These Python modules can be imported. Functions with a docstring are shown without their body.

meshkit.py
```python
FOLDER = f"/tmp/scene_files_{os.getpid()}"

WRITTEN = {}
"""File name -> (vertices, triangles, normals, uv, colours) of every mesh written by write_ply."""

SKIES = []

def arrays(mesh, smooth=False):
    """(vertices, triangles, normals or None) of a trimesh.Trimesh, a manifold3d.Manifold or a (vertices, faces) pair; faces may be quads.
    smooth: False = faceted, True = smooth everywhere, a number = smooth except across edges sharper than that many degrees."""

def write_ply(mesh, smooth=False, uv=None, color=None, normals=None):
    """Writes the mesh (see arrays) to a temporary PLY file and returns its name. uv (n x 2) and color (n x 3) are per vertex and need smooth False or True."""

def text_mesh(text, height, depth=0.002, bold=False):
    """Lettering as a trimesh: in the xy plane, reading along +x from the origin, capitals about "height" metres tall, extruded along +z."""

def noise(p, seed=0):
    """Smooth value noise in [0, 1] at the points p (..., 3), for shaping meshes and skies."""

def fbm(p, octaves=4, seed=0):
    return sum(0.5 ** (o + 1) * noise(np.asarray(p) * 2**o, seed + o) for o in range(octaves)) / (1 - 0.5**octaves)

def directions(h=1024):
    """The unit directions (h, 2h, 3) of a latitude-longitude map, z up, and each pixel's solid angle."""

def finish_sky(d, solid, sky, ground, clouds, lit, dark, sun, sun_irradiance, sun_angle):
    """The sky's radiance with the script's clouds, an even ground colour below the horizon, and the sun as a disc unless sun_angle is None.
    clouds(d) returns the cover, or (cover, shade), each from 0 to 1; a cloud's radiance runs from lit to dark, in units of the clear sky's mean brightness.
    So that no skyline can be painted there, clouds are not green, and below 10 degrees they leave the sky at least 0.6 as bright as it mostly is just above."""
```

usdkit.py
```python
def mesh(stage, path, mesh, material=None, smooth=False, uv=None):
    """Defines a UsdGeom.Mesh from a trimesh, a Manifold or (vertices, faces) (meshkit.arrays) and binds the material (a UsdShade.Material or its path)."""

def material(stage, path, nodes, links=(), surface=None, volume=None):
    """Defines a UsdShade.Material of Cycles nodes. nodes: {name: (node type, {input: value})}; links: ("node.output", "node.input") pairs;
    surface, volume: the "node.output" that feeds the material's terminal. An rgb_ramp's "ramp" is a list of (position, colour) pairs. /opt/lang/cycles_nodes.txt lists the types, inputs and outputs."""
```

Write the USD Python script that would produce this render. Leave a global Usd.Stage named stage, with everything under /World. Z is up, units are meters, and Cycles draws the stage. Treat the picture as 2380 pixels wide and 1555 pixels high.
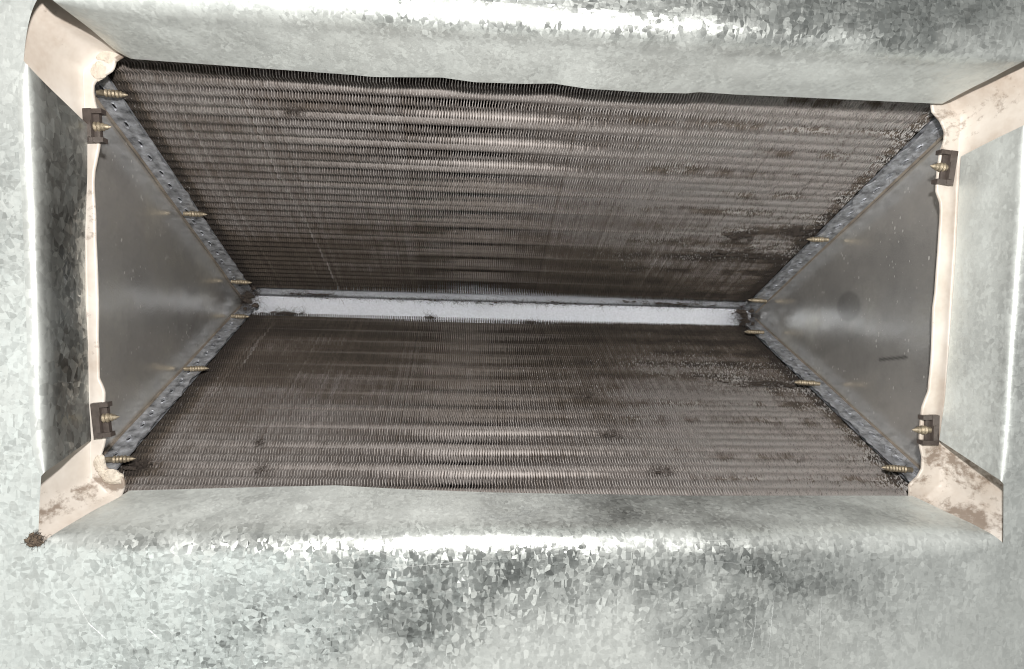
import math, numpy as np, trimesh, usdkit, meshkit
from meshkit import noise, fbm
from shapely.geometry import Polygon, LineString
from shapely import affinity
from pxr import Usd, UsdGeom, UsdLux, UsdShade, Gf, Vt, Sdf

stage = Usd.Stage.CreateInMemory()
UsdGeom.SetStageUpAxis(stage, UsdGeom.Tokens.z)
UsdGeom.SetStageMetersPerUnit(stage, 1.0)
UsdGeom.Xform.Define(stage, '/World')
UsdGeom.Scope.Define(stage, '/World/Looks')
rng = np.random.default_rng(7)
A = np.array

# ------------------------------------------------------------------ camera
CAM = A([-0.0448, -0.3695, -0.0088])
RV = A([[0.99677367, -0.07531458, 0.02774832],
        [0.07656423, 0.9959504, -0.04712447],
        [-0.02408679, 0.04909696, 0.99850354]])      # rows: right, forward, up
CAM = A([-0.0448, -0.3695, -0.0088])
FPX = 636.3
cam = UsdGeom.Camera.Define(stage, '/World/camera')
HA = 36.0
cam.CreateHorizontalApertureAttr(HA)
cam.CreateVerticalApertureAttr(HA * 669 / 1024)
cam.CreateFocalLengthAttr(HA * FPX / 1024)
cam.CreateClippingRangeAttr(Gf.Vec2f(0.01, 50))
m = np.eye(4)
m[0, :3], m[1, :3], m[2, :3], m[3, :3] = RV[0], RV[2], -RV[1], CAM
cam.AddTransformOp().Set(Gf.Matrix4d(*map(float, m.ravel())))
cam.CreateExposureAttr(0.0)

# ------------------------------------------------------------------ light: the phone's lamp beside the lens, a weak room lamp low on the left
FLASH = A([-0.034, -0.372, 0.068])
fl = UsdLux.SphereLight.Define(stage, '/World/phone_lamp')
fl.CreateRadiusAttr(0.007)
fl.CreateNormalizeAttr(True)
fl.CreateIntensityAttr(4.0)
fl.CreateColorAttr(Gf.Vec3f(1.0, 0.965, 0.93))
fl.AddTranslateOp().Set(Gf.Vec3d(*map(float, FLASH)))

rl = UsdLux.RectLight.Define(stage, '/World/room_lamp')
rl.CreateWidthAttr(1.6); rl.CreateHeightAttr(1.2)
rl.CreateNormalizeAttr(True)
rl.CreateIntensityAttr(2.8)
rl.CreateColorAttr(Gf.Vec3f(0.97, 1.0, 0.975))
rp, ra = A([-1.0, -1.10, -0.50]), A([0.05, 0.0, 0.05])
zb = (rp - ra) / np.linalg.norm(rp - ra)
xb = np.cross([0, 0, 1], zb); xb /= np.linalg.norm(xb)
m = np.eye(4); m[0, :3], m[1, :3], m[2, :3], m[3, :3] = xb, np.cross(zb, xb), zb, rp
rl.AddTransformOp().Set(Gf.Matrix4d(*map(float, m.ravel())))

dome = UsdLux.DomeLight.Define(stage, '/World/sky')
dome.CreateIntensityAttr(1.0)
dm = usdkit.material(stage, '/World/Looks/room_gloom', {'b': ('background_shader', {'color': (0.84, 0.865, 0.85), 'strength': 0.20})}, [], surface='b.background')
UsdShade.MaterialBindingAPI.Apply(dome.GetPrim()).Bind(dm)
dome.GetPrim().SetCustomDataByKey('kind', 'structure')

# ------------------------------------------------------------------ helpers
K = 1024 / 2380
def ray(px, py):
    d = RV[1] + RV[0] * (px * K - 512) / FPX + RV[2] * (334.5 - py * K) / FPX
    return d
def on_y(px, py, y):
    d = ray(px, py); return CAM + d * (y - CAM[1]) / d[1]
def on_plane(px, py, p0, n):
    d = ray(px, py); return CAM + d * (np.dot(p0 - CAM, n) / np.dot(d, n))

taken = {}
def numbered(path):
    k = taken.get(path, 0); taken[path] = k + 1
    return path if k == 0 else f'{path}_{k:03d}'
def tag(p, label=None, cat=None, group=None, kind=None):
    p = p.GetPrim() if hasattr(p, 'GetPrim') else p
    for k, v in (('label', label), ('category', cat), ('group', group), ('kind', kind)):
        if v: p.SetCustomDataByKey(k, v)
    return p
def thing(name, label, cat, loc=(0, 0, 0), group=None, kind=None):
    x = UsdGeom.Xform.Define(stage, numbered('/World/' + name))
    x.AddTranslateOp().Set(Gf.Vec3d(*map(float, loc)))
    tag(x, label, cat, group, kind)
    x._loc = A(loc, float)
    LOC[str(x.GetPath())] = A(loc, float)
    return x
LOC = {}
def part(name, mesh, mat, parent, smooth=False, label=None, kind=None, loc=None):
    """mesh is given in world coordinates; it is moved into its thing's frame."""
    path = str(parent.GetPath())
    v, f = (mesh.vertices, mesh.faces) if hasattr(mesh, 'vertices') else mesh
    base = LOC.get('/'.join(path.split('/')[:3]), np.zeros(3))
    g = usdkit.mesh(stage, numbered(path + '/' + name), (A(v) - base, A(f)), mat, smooth=smooth)
    tag(g, label, None, None, kind)
    return g
def holder(name, parent):
    return UsdGeom.Xform.Define(stage, numbered(str(parent.GetPath()) + '/' + name))
def grid_faces(n, m_, close=False):
    i, j = np.meshgrid(np.arange(n if close else n - 1), np.arange(m_ - 1), indexing='ij')
    i2 = (i + 1) % n
    q = np.stack([i * m_ + j, i2 * m_ + j, i2 * m_ + j + 1, i * m_ + j + 1], -1).reshape(-1, 4)
    return np.vstack([q[:, [0, 1, 2]], q[:, [0, 2, 3]]])
def join(parts):
    v, f, n = [], [], 0
    for a in parts:
        vv, ff = (a.vertices, a.faces) if hasattr(a, 'vertices') else a
        v.append(A(vv)); f.append(A(ff) + n); n += len(vv)
    return np.vstack(v), np.vstack(f)
def box(c, size, axes=None):
    b = trimesh.creation.box(size); v = A(b.vertices)
    if axes is not None: v = v @ A(axes)
    return v + A(c), A(b.faces)
def resample(pts, n):
    pts = A(pts, float); d = np.r_[0, np.cumsum(np.linalg.norm(np.diff(pts, axis=0), axis=1))]
    t = np.linspace(0, d[-1], n)
    return np.stack([np.interp(t, d, pts[:, k]) for k in range(pts.shape[1])], 1)
def sm(n):
    return n / np.linalg.norm(n)

# ------------------------------------------------------------------ materials
def galvanised(path, scale=1.0, tilt=0.17, lo=0.22, hi=0.76, rough=0.37, matte_tone=0.52, metallic=0.62, tint=(0.955, 1.0, 0.968), grime=0.0):
    c = lambda g: (g * tint[0], g * tint[1], g * tint[2])
    n = {
        'geo': ('geometry', {}),
        'warp': ('voronoi_texture', {'scale': 300.0 * scale}),
        'wsub': ('vector_math', {'math_type': 'subtract', 'vector2': (0.5, 0.5, 0.5)}),
        'wscl': ('vector_math', {'math_type': 'scale', 'scale': 0.0070 / scale}),
        'wadd': ('vector_math', {'math_type': 'add'}),
        'm1': ('mapping', {'rotation': (0, 0.65, 0), 'scale': (1.45, 1.0, 0.42)}),
        'm2': ('mapping', {'rotation': (0, -0.75, 0), 'scale': (0.44, 1.0, 1.5)}),
        'cell': ('voronoi_texture', {'scale': 235.0 * scale}),
        'cell2': ('voronoi_texture', {'scale': 260.0 * scale}),
        'csub': ('vector_math', {'math_type': 'subtract', 'vector2': (0.5, 0.5, 0.5)}),
        'cscl': ('vector_math', {'math_type': 'scale', 'scale': tilt}),
        'c2sub': ('vector_math', {'math_type': 'subtract', 'vector2': (0.5, 0.5, 0.5)}),
        'c2scl': ('vector_math', {'math_type': 'scale', 'scale': tilt * 0.8}),
        'nadd': ('vector_math', {'math_type': 'add'}),
        'nadd2': ('vector_math', {'math_type': 'add'}),
        'nn': ('vector_math', {'math_type': 'normalize'}),
        'sep': ('separate_xyz', {}),
        'sep2': ('separate_xyz', {}),
        'avg': ('math', {'math_type': 'multiply_add', 'value2': 0.34}),
        'hlf': ('math', {'math_type': 'multiply', 'value2': 0.40}),
        'cell3': ('noise_texture', {'scale': 420.0 * scale, 'detail': 4.0, 'roughness': 0.7}),
        'c3': ('math', {'math_type': 'multiply_add', 'value2': 0.55}),
        'col': ('rgb_ramp', {'ramp': [(0.0, c(lo)), (0.5, c(lo * 0.55 + hi * 0.45)), (0.78, c(hi * 0.92)), (1.2, c(hi))][:3] + [(1.0, c(hi))]}),
        'fine': ('noise_texture', {'scale': 900.0 * scale, 'detail': 3.0}),
        'big': ('noise_texture', {'scale': 9.0, 'detail': 3.0, 'roughness': 0.6}),
        'pat': ('attribute', {'attribute': 'shine'}),
        'mt': ('map_range', {'from_min': 0.0, 'from_max': 1.0, 'to_min': 0.40, 'to_max': 0.96, 'clamp': True}),
        'ro2': ('math', {'math_type': 'multiply_add', 'value2': -0.20}),
        'ro3': ('math', {'math_type': 'add', 'value2': 0.20}),
        'patm': ('map_range', {'from_min': 0.0, 'from_max': 1.0, 'to_min': 0.16, 'to_max': 1.0, 'clamp': True}),
        'bl': ('attribute', {'attribute': 'matte_tone'}),
        'blc': ('vector_math', {'math_type': 'scale', 'vector1': c(1.0)}),
        'flat': ('mix', {}),
        'tm': ('vector_math', {'math_type': 'scale'}),
        'gr': ('map_range', {'value': 0.5, 'from_min': 0.45, 'from_max': 0.75, 'to_min': 0.0, 'to_max': grime, 'clamp': True}),
        'gmix': ('mix', {'color2': (0.20, 0.175, 0.13)}),
        'rr': ('map_range', {'from_min': 0.0, 'from_max': 1.0, 'to_min': rough - 0.11, 'to_max': rough + 0.13}),
        'bump': ('bump', {'strength': 0.10, 'distance': 0.0004}),
        'p': ('principled_bsdf', {'metallic': metallic}),
    }
    l = [('geo.position', 'warp.vector'), ('warp.color', 'wsub.vector1'), ('wsub.vector', 'wscl.vector1'), ('wscl.vector', 'wadd.vector1'),
         ('geo.position', 'wadd.vector2'), ('wadd.vector', 'm1.vector'), ('wadd.vector', 'm2.vector'), ('m1.vector', 'cell.vector'), ('m2.vector', 'cell2.vector'),
         ('cell.color', 'csub.vector1'), ('csub.vector', 'cscl.vector1'), ('cell2.color', 'c2sub.vector1'), ('c2sub.vector', 'c2scl.vector1'),
         ('fine.fac', 'bump.height'), ('cscl.vector', 'nadd.vector1'), ('c2scl.vector', 'nadd.vector2'), ('nadd.vector', 'tm.vector1'), ('patm.result', 'tm.scale'), ('tm.vector', 'nadd2.vector1'), ('bump.normal', 'nadd2.vector2'), ('pat.fac', 'patm.value'), ('pat.fac', 'mt.value'), ('mt.result', 'p.metallic'), ('pat.fac', 'ro2.value1'), ('rr.result', 'ro2.value3'), ('ro2.value', 'ro3.value1'), ('bl.fac', 'blc.scale'), ('blc.vector', 'flat.color1'), ('patm.result', 'flat.fac'), ('col.color', 'flat.color2'),
         ('nadd2.vector', 'nn.vector1'), ('nn.vector', 'p.normal'),
         ('cell.color', 'sep.vector'), ('cell2.color', 'sep2.vector'), ('sep2.y', 'avg.value1'), ('sep.x', 'hlf.value1'), ('wadd.vector', 'cell3.vector'), ('cell3.fac', 'c3.value1'), ('hlf.value', 'c3.value3'), ('c3.value', 'avg.value3'),
         ('avg.value', 'col.fac'), ('geo.position', 'fine.vector'), ('geo.position', 'big.vector'), ('big.fac', 'gr.value'), ('gr.result', 'gmix.fac'),
         ('flat.color', 'gmix.color1'), ('gmix.color', 'p.base_color'), ('sep.z', 'rr.value'), ('ro3.value', 'p.roughness')]
    return usdkit.material(stage, path, n, l, surface='p.BSDF')

M = {}
M['galv'] = galvanised('/World/Looks/galvanised_sheet', grime=0.12)
M['lip'] = galvanised('/World/Looks/galvanised_lip', grime=0.15)
M['shaded_lip'] = galvanised('/World/Looks/shaded_galvanised_lip', grime=0.2, scale=0.62, lo=0.20, hi=0.58, tilt=0.13)  # darker copy of the lip zinc: the left lip's shade is in its colour

def simple(name, base, rough, metallic=0.0, var=0.25, scale=60.0, bump=0.15, dist=0.0005, extra=None, lowvar=None, spec=0.5):
    b = A(base, float)
    n = {'geo': ('geometry', {}),
         'n': ('noise_texture', {'scale': scale, 'detail': 5.0, 'roughness': 0.6}),
         'r': ('rgb_ramp', {'ramp': [(0.25, tuple(b * (1 - var))), (0.75, tuple(np.minimum(b * (1 + var), 1)))]}),
         'b': ('bump', {'strength': bump, 'distance': dist}),
         'f': ('noise_texture', {'scale': scale * 9, 'detail': 3.0}),
         'p': ('principled_bsdf', {'roughness': rough, 'metallic': metallic, 'specular_ior_level': spec})}
    l = [('geo.position', 'n.vector'), ('geo.position', 'f.vector'), ('n.fac', 'r.fac'), ('f.fac', 'b.height'), ('b.normal', 'p.normal'), ('r.color', 'p.base_color')]
    return usdkit.material(stage, '/World/Looks/' + name, n, l, surface='p.BSDF')

M['brass'] = simple('zinc_brass', (0.32, 0.27, 0.195), 0.42, 0.55, 0.5, 420, 0.4)
M['clip'] = simple('brown_clip', (0.085, 0.069, 0.061), 0.45, 0.3, 0.3, 300)
M['tube'] = simple('tube_collars', (0.33, 0.305, 0.29), 0.6, 0.45, 0.15, 300)
M['plug'] = simple('brown_fluff', (0.17, 0.128, 0.092), 0.95, 0.0, 0.5, 500, 0.8, 0.001)
M['dusty_tube'] = simple('dusty_tube_collars', (0.17, 0.15, 0.135), 0.75, 0.2, 0.3, 300)
M['lint'] = simple('lint', (0.060, 0.048, 0.041), 0.95, 0.0, 0.5, 500, 0.4)
M['fluff'] = simple('lint_fluff', (0.085, 0.068, 0.056), 0.95, 0.0, 0.55, 700, 0.8, 0.001)
M['cap'] = simple('cap_metal', (0.76, 0.79, 0.85), 0.31, 0.9, 0.14, 500, 0.6, 0.0008)
M['cabinet'] = simple('cabinet_metal', (0.30, 0.30, 0.29), 0.5, 0.7, 0.2, 20)
M['scratch'] = simple('scratched_zinc', (0.85, 0.86, 0.86), 0.4, 0.6, 0.1, 200)
M['foam'] = simple('sealant', (0.64, 0.575, 0.485), 0.6, 0.0, 0.25, 260, 0.7, 0.001)

# end plates: dull zinc, brown film, pale drip specks drawn out along the depth
def plate_material():
    n = {'geo': ('geometry', {}),
         'map': ('mapping', {'scale': (1.0, 1.0, 0.5)}),
         'sp': ('attribute', {'attribute': 'spot'}),
         'dk': ('mix', {'color2': (0.085, 0.085, 0.085)}),
         'spk': ('voronoi_texture', {'scale': 300.0}),
         'spn': ('noise_texture', {'scale': 60.0, 'detail': 2.0}),
         'th': ('map_range', {'from_min': 0.42, 'from_max': 0.72, 'to_min': 0.0, 'to_max': 0.24, 'clamp': True}),
         'lt': ('math', {'math_type': 'less_than'}),
         'film': ('noise_texture', {'scale': 16.0, 'detail': 6.0, 'roughness': 0.65}),
         'fr': ('rgb_ramp', {'ramp': [(0.3, (0.57, 0.565, 0.55)), (0.5, (0.66, 0.65, 0.625)), (0.7, (0.71, 0.69, 0.635))]}),
         'mx': ('mix', {'color2': (0.42, 0.41, 0.39)}),
         'fine': ('noise_texture', {'scale': 700.0, 'detail': 4.0}),
         'b': ('bump', {'strength': 0.18, 'distance': 0.0005}),
         'rr': ('map_range', {'from_min': 0.3, 'from_max': 0.7, 'to_min': 0.14, 'to_max': 0.27}),
         'im': ('math', {'math_type': 'multiply_add', 'value2': -0.72, 'value3': 0.74}),
         'p': ('principled_bsdf', {})}
    l = [('geo.position', 'map.vector'), ('map.vector', 'spk.vector'), ('geo.position', 'spn.vector'), ('spn.fac', 'th.value'),
         ('spk.distance', 'lt.value1'), ('th.result', 'lt.value2'), ('lt.value', 'mx.fac'), ('geo.position', 'film.vector'), ('film.fac', 'fr.fac'), ('fr.color', 'mx.color1'),
         ('mx.color', 'dk.color1'), ('sp.fac', 'dk.fac'), ('lt.value', 'im.value1'), ('im.value', 'p.metallic'), ('dk.color', 'p.base_color'), ('geo.position', 'fine.vector'), ('fine.fac', 'b.height'), ('b.normal', 'p.normal'), ('film.fac', 'rr.value'), ('rr.result', 'p.roughness')]
    return usdkit.material(stage, '/World/Looks/end_plate', n, l, surface='p.BSDF')
M['plate'] = plate_material()
M['flange'] = simple('flange_zinc', (0.42, 0.435, 0.465), 0.40, 0.5, 0.85, 170, 0.6, 0.0010)
M['seam'] = simple('rusty_seam', (0.36, 0.31, 0.26), 0.5, 0.6, 0.35, 120)

# beige plastic with grime
def pan_material():
    n = {'geo': ('geometry', {}),
         'a': ('noise_texture', {'scale': 85.0, 'detail': 7.0, 'roughness': 0.7}),
         'map': ('mapping', {'rotation': (0, 0.4, 0), 'scale': (1.6, 1.6, 2.2)}),
         'w': ('noise_texture', {'scale': 15.0, 'detail': 2.0}),
         'dm': ('math', {'math_type': 'multiply_add', 'value2': 0.9}),
         'ramp': ('map_range', {'from_min': 1.08, 'from_max': 1.22, 'to_min': 0.0, 'to_max': 0.75, 'clamp': True}),
         'spot': ('attribute', {'attribute': 'grime'}),
         'dm2': ('math', {'math_type': 'add'}),
         'film': ('noise_texture', {'scale': 17.0, 'detail': 6.0, 'roughness': 0.65}),
         'fr': ('rgb_ramp', {'ramp': [(0.38, (0.67, 0.625, 0.57)), (0.52, (0.575, 0.52, 0.46)), (0.68, (0.42, 0.345, 0.28))]}),
         'mx': ('mix', {'color2': (0.16, 0.11, 0.075)}),
         'fine': ('noise_texture', {'scale': 250.0, 'detail': 4.0}),
         'b': ('bump', {'strength': 0.12, 'distance': 0.0006}),
         'p': ('principled_bsdf', {'roughness': 0.42, 'subsurface_weight': 0.0})}
    l = [('geo.position', 'map.vector'), ('map.vector', 'a.vector'), ('geo.position', 'w.vector'), ('a.fac', 'dm.value1'), ('w.fac', 'dm.value3'),
         ('dm.value', 'dm2.value1'), ('spot.fac', 'dm2.value2'), ('dm2.value', 'ramp.value'), ('ramp.result', 'mx.fac'), ('geo.position', 'film.vector'), ('film.fac', 'fr.fac'), ('fr.color', 'mx.color1'), ('mx.color', 'p.base_color'),
         ('geo.position', 'fine.vector'), ('fine.fac', 'b.height'), ('b.normal', 'p.normal')]
    return usdkit.material(stage, '/World/Looks/beige_plastic', n, l, surface='p.BSDF')
M['pan'] = pan_material()

# fins: grey aluminium, brown dust, matted brown growth in bands; dirt and painted shade are read from a primvar baked per vertex
def fin_material():
    n = {'geo': ('geometry', {}),
         'at': ('attribute', {'attribute': 'dirt_shade'}),
         'n': ('noise_texture', {'scale': 160.0, 'detail': 6.0, 'roughness': 0.7}),
         'add': ('math', {'math_type': 'multiply_add', 'value2': 0.75}),
         'sub': ('math', {'math_type': 'subtract', 'value2': 0.40, 'use_clamp': True}),
         'base': ('rgb_ramp', {'ramp': [(0.0, (0.70, 0.66, 0.64)), (0.22, (0.36, 0.322, 0.30)), (0.48, (0.165, 0.134, 0.108)), (0.72, (0.10, 0.082, 0.066)), (1.0, (0.065, 0.052, 0.044))]}),
         'spk': ('noise_texture', {'scale': 430.0, 'detail': 3.0}),
         'pl': ('attribute', {'attribute': 'pale'}),
         'spa': ('math', {'math_type': 'add'}),
         'spt': ('map_range', {'from_min': 0.64, 'from_max': 0.70, 'to_min': 0.0, 'to_max': 0.7, 'clamp': True}),
         'mx': ('mix', {'color2': (0.62, 0.60, 0.58)}),
         'n2': ('noise_texture', {'scale': 650.0, 'detail': 3.0, 'roughness': 0.6}),
         'n2r': ('rgb_ramp', {'ramp': [(0.32, (0.42, 0.41, 0.40)), (0.5, (0.95, 0.94, 0.93)), (0.66, (1.0, 1.0, 1.0))]}),
         'mul': ('mix', {'mix_type': 'multiply', 'fac': 1.0}),
         'met': ('map_range', {'from_min': 0.1, 'from_max': 0.6, 'to_min': 0.55, 'to_max': 0.0, 'clamp': True}),
         'rou': ('map_range', {'from_min': 0.0, 'from_max': 0.5, 'to_min': 0.36, 'to_max': 0.9, 'clamp': True}),
         'p': ('principled_bsdf', {})}
    l = [('geo.position', 'n.vector'), ('n.fac', 'add.value1'), ('at.fac', 'add.value3'), ('add.value', 'sub.value1'), ('sub.value', 'base.fac'), ('geo.position', 'spk.vector'), ('spk.fac', 'spa.value1'), ('pl.fac', 'spa.value2'), ('spa.value', 'spt.value'), ('spt.result', 'mx.fac'),
         ('geo.position', 'n2.vector'), ('n2.fac', 'n2r.fac'), ('base.color', 'mul.color1'), ('n2r.color', 'mul.color2'), ('mul.color', 'mx.color1'), ('mx.color', 'p.base_color'), ('sub.value', 'met.value'), ('met.result', 'p.metallic'), ('sub.value', 'rou.value'), ('rou.result', 'p.roughness')]
    return usdkit.material(stage, '/World/Looks/finned_aluminium', n, l, surface='p.BSDF')
M['fin'] = fin_material()

# ------------------------------------------------------------------ the galvanised panel with its turned-in lips
YF, YB = -0.0509, 0.0
def wobble(p):
    """Oil-canning of the sheet: how far it stands out of its plane."""
    q = A(p, float) * A([1, 0, 1])
    w = (fbm(q * 7 + 3.1, 3, 5) - 0.5) * 0.0055 + (fbm(q * 26 + 9.7, 2, 11) - 0.5) * 0.0011
    return w
def set_float(g, name, val):
    UsdGeom.PrimvarsAPI(g).CreatePrimvar(name, Sdf.ValueTypeNames.FloatArray, 'vertex').Set(Vt.FloatArray.FromNumpy(A(val, np.float32)))
SHINY = [(on_y(px, py, -0.0509), rx, rz, a) for px, py, rx, rz, a in (
    (2000, 40, 0.14, 0.034, 1.2), (1100, 10, 0.12, 0.02, 0.45), (1150, 50, 0.10, 0.014, 0.7), (1120, 1250, 0.09, 0.012, 0.7), (600, 1400, 0.105, 0.042, 1.35), (950, 1320, 0.08, 0.028, 0.75), (1250, 1290, 0.07, 0.020, 0.5),
    (1800, 1340, 0.085, 0.026, 0.75), (1700, 1500, 0.06, 0.02, 0.45), (40, 480, 0.02, 0.05, 0.5), (20, 950, 0.02, 0.06, 0.4), (2370, 900, 0.015, 0.08, 0.4), (420, 1540, 0.04, 0.02, 0.5))]
def face_shine(p):
    """Where the sheet is metallic spangle (1) and where it is flat matte grey (0)."""
    v = np.zeros(p.shape[:-1])
    for c, rx, rz, a in SHINY:
        v = v + a * np.exp(-((p[..., 0] - c[0]) / rx) ** 2 - ((p[..., 2] - c[2]) / rz) ** 2)
    q = p * A([1, 0, 1])
    v = v * (0.25 + 1.4 * fbm(q * 45, 4, 15)) + (fbm(q * 60 + 5, 3, 16) - 0.5) * 0.30 + 0.07
    return np.clip(v, 0, 1)
edge_front = {   # (pixels along the bend, on the front plane)
    'top': [(127, 4), (700, 33), (1300, 72), (1900, 108), (2392, 136)],
    'right': [(2382, 290), (2366, 560), (2346, 850), (2328, 1118)],
    'bottom': [(2317, 1247), (1800, 1243), (1200, 1236), (600, 1244), (111, 1250)],
    'left': [(104, 1097), (94, 800), (80, 450), (66, 153)]}
edge_back = {
    'top': [(262, 112), (275, 121), (290, 130), (306, 137), (611, 159), (818, 174), (869, 179), (1025, 180), (1103, 191), (1221, 195), (1286, 194), (1363, 206), (1506, 215), (1597, 217), (1625, 214), (1713, 220), (1832, 225), (2180, 241), (2190, 241)],
    'right': [(2233, 364), (2228, 450), (2221, 600), (2207, 790), (2196, 930), (2183, 1023)],
    'bottom': [(2120, 1152), (1832, 1152), (1584, 1152), (1429, 1149), (1221, 1146), (1129, 1144), (921, 1136), (779, 1128), (611, 1132), (300, 1140), (286, 1150)],
    'left': [(212, 1021), (207, 930), (205, 800), (199, 700), (198, 560), (203, 400), (203, 289)]}
outw = {'top': A([0, 0, 1.]), 'bottom': A([0, 0, -1.]), 'left': A([-1., 0, 0]), 'right': A([1., 0, 0])}
rad = {'top': 0.012, 'bottom': 0.014, 'left': 0.0060, 'right': 0.0052}
corner_px = {'tl': (58, -22), 'tr': (2408, 112), 'br': (2336, 1266), 'bl': (82, 1268)}

panel = thing('galvanized_panel', 'galvanized sheet metal panel with spangled face and four lips bent in around the rectangular opening', 'metal panel', (0, YF, 0))
start = {}
for side in ('top', 'right', 'bottom', 'left'):
    N = 220 if side in ('top', 'bottom') else 120
    F = resample([on_y(x, y, YF) for x, y in edge_front[side]], N)
    B = resample([on_y(x, y, YB) for x, y in edge_back[side]], N)
    o, r = outw[side], rad[side]
    e = np.linspace(-1, 1, N)[:, None]; tdir = sm(F[-1] - F[0])
    r = r * (1 - 0.72 * np.abs(e) ** 10)          # the bend tightens towards its trimmed ends
    P0 = F + o * r + tdir * (np.sign(e) * np.abs(e) ** 14) * r * 1.2
    dirn = (B - F) / np.linalg.norm(B - F, axis=1, keepdims=True)
    P2 = F + dirn * r
    rows = [P0 * (1 - t) ** 2 + F * 2 * t * (1 - t) + P2 * t * t for t in np.linspace(0, 1, 10)]
    rows += [P2 * (1 - t) + B * t for t in np.linspace(0, 1, 14)[1:]]
    G = np.stack(rows, 1)
    depth = np.clip((YB - G[..., 1]) / (YB - YF), 0, 1)
    w = wobble(P0)[:, None] * np.clip(depth, 0, 1) ** 0.7
    G[..., 1] += w
    # dents across the lip, none at its two long edges
    q = G * 1.0
    dent = (fbm(q * 22 + 4.4, 3, 21) - 0.5) * (0.0075 if side == 'bottom' else 0.0030) * np.clip(4 * depth * (1 - depth), 0, 1) ** 1.5
    G -= o * dent[..., None] * 1.0
    start[side] = G[:, 0].copy()
    # the sheet's own thickness, turned back behind the edge
    back = [G[:, -1] + o * 0.0011 + A([0, 0.0002, 0]), G[:, -1] + o * 0.0014 + A([0, -0.0025, 0])]
    part('lip_edge', (np.stack([G[:, -1]] + back, 1).reshape(-1, 3), grid_faces(N, 3)), M['cabinet'], panel)
    q = G * 1.0
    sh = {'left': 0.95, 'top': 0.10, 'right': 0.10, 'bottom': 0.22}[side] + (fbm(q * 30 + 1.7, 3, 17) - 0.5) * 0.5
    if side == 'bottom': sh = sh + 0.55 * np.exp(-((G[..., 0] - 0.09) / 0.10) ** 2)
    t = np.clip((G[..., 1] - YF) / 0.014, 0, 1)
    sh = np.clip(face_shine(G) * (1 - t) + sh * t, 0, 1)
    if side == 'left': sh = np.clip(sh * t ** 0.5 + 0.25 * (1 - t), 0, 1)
    g = part('lip', (G.reshape(-1, 3), grid_faces(N, G.shape[1])), M['shaded_lip' if side == 'left' else 'lip'], panel, smooth=True)
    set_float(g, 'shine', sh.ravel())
    set_float(g, 'matte_tone', (0.58 + ({'left': -0.06, 'right': 0.24}.get(side, 0.28)) * np.clip((G[..., 1] - YF) / 0.02, 0, 1)).ravel())  # light on the lips put into their tone: left darker, the others paler
def cpt(k):
    p = on_y(*corner_px[k], YF); p[1] += float(wobble(p[None])[0]); return p
def link(a, b, n=10):
    return a + (b - a) * (np.linspace(0, 1, n + 2)[1:-1, None])
loop = []
for a_, k_, b_ in (('top', 'tr', 'right'), ('right', 'br', 'bottom'), ('bottom', 'bl', 'left'), ('left', 'tl', 'top')):
    c_ = cpt(k_); pa, pb = start[a_][-1], start[b_][0]
    tt = np.linspace(0, 1, 22)[1:-1, None]
    loop += [start[a_], (pa * (1 - tt) + pb * tt) + 1.2 * tt * (1 - tt) * (c_ - (pa + pb) / 2)]
loop = np.vstack(loop)
cen = A([0, YF, 0])
rings = []
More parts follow.
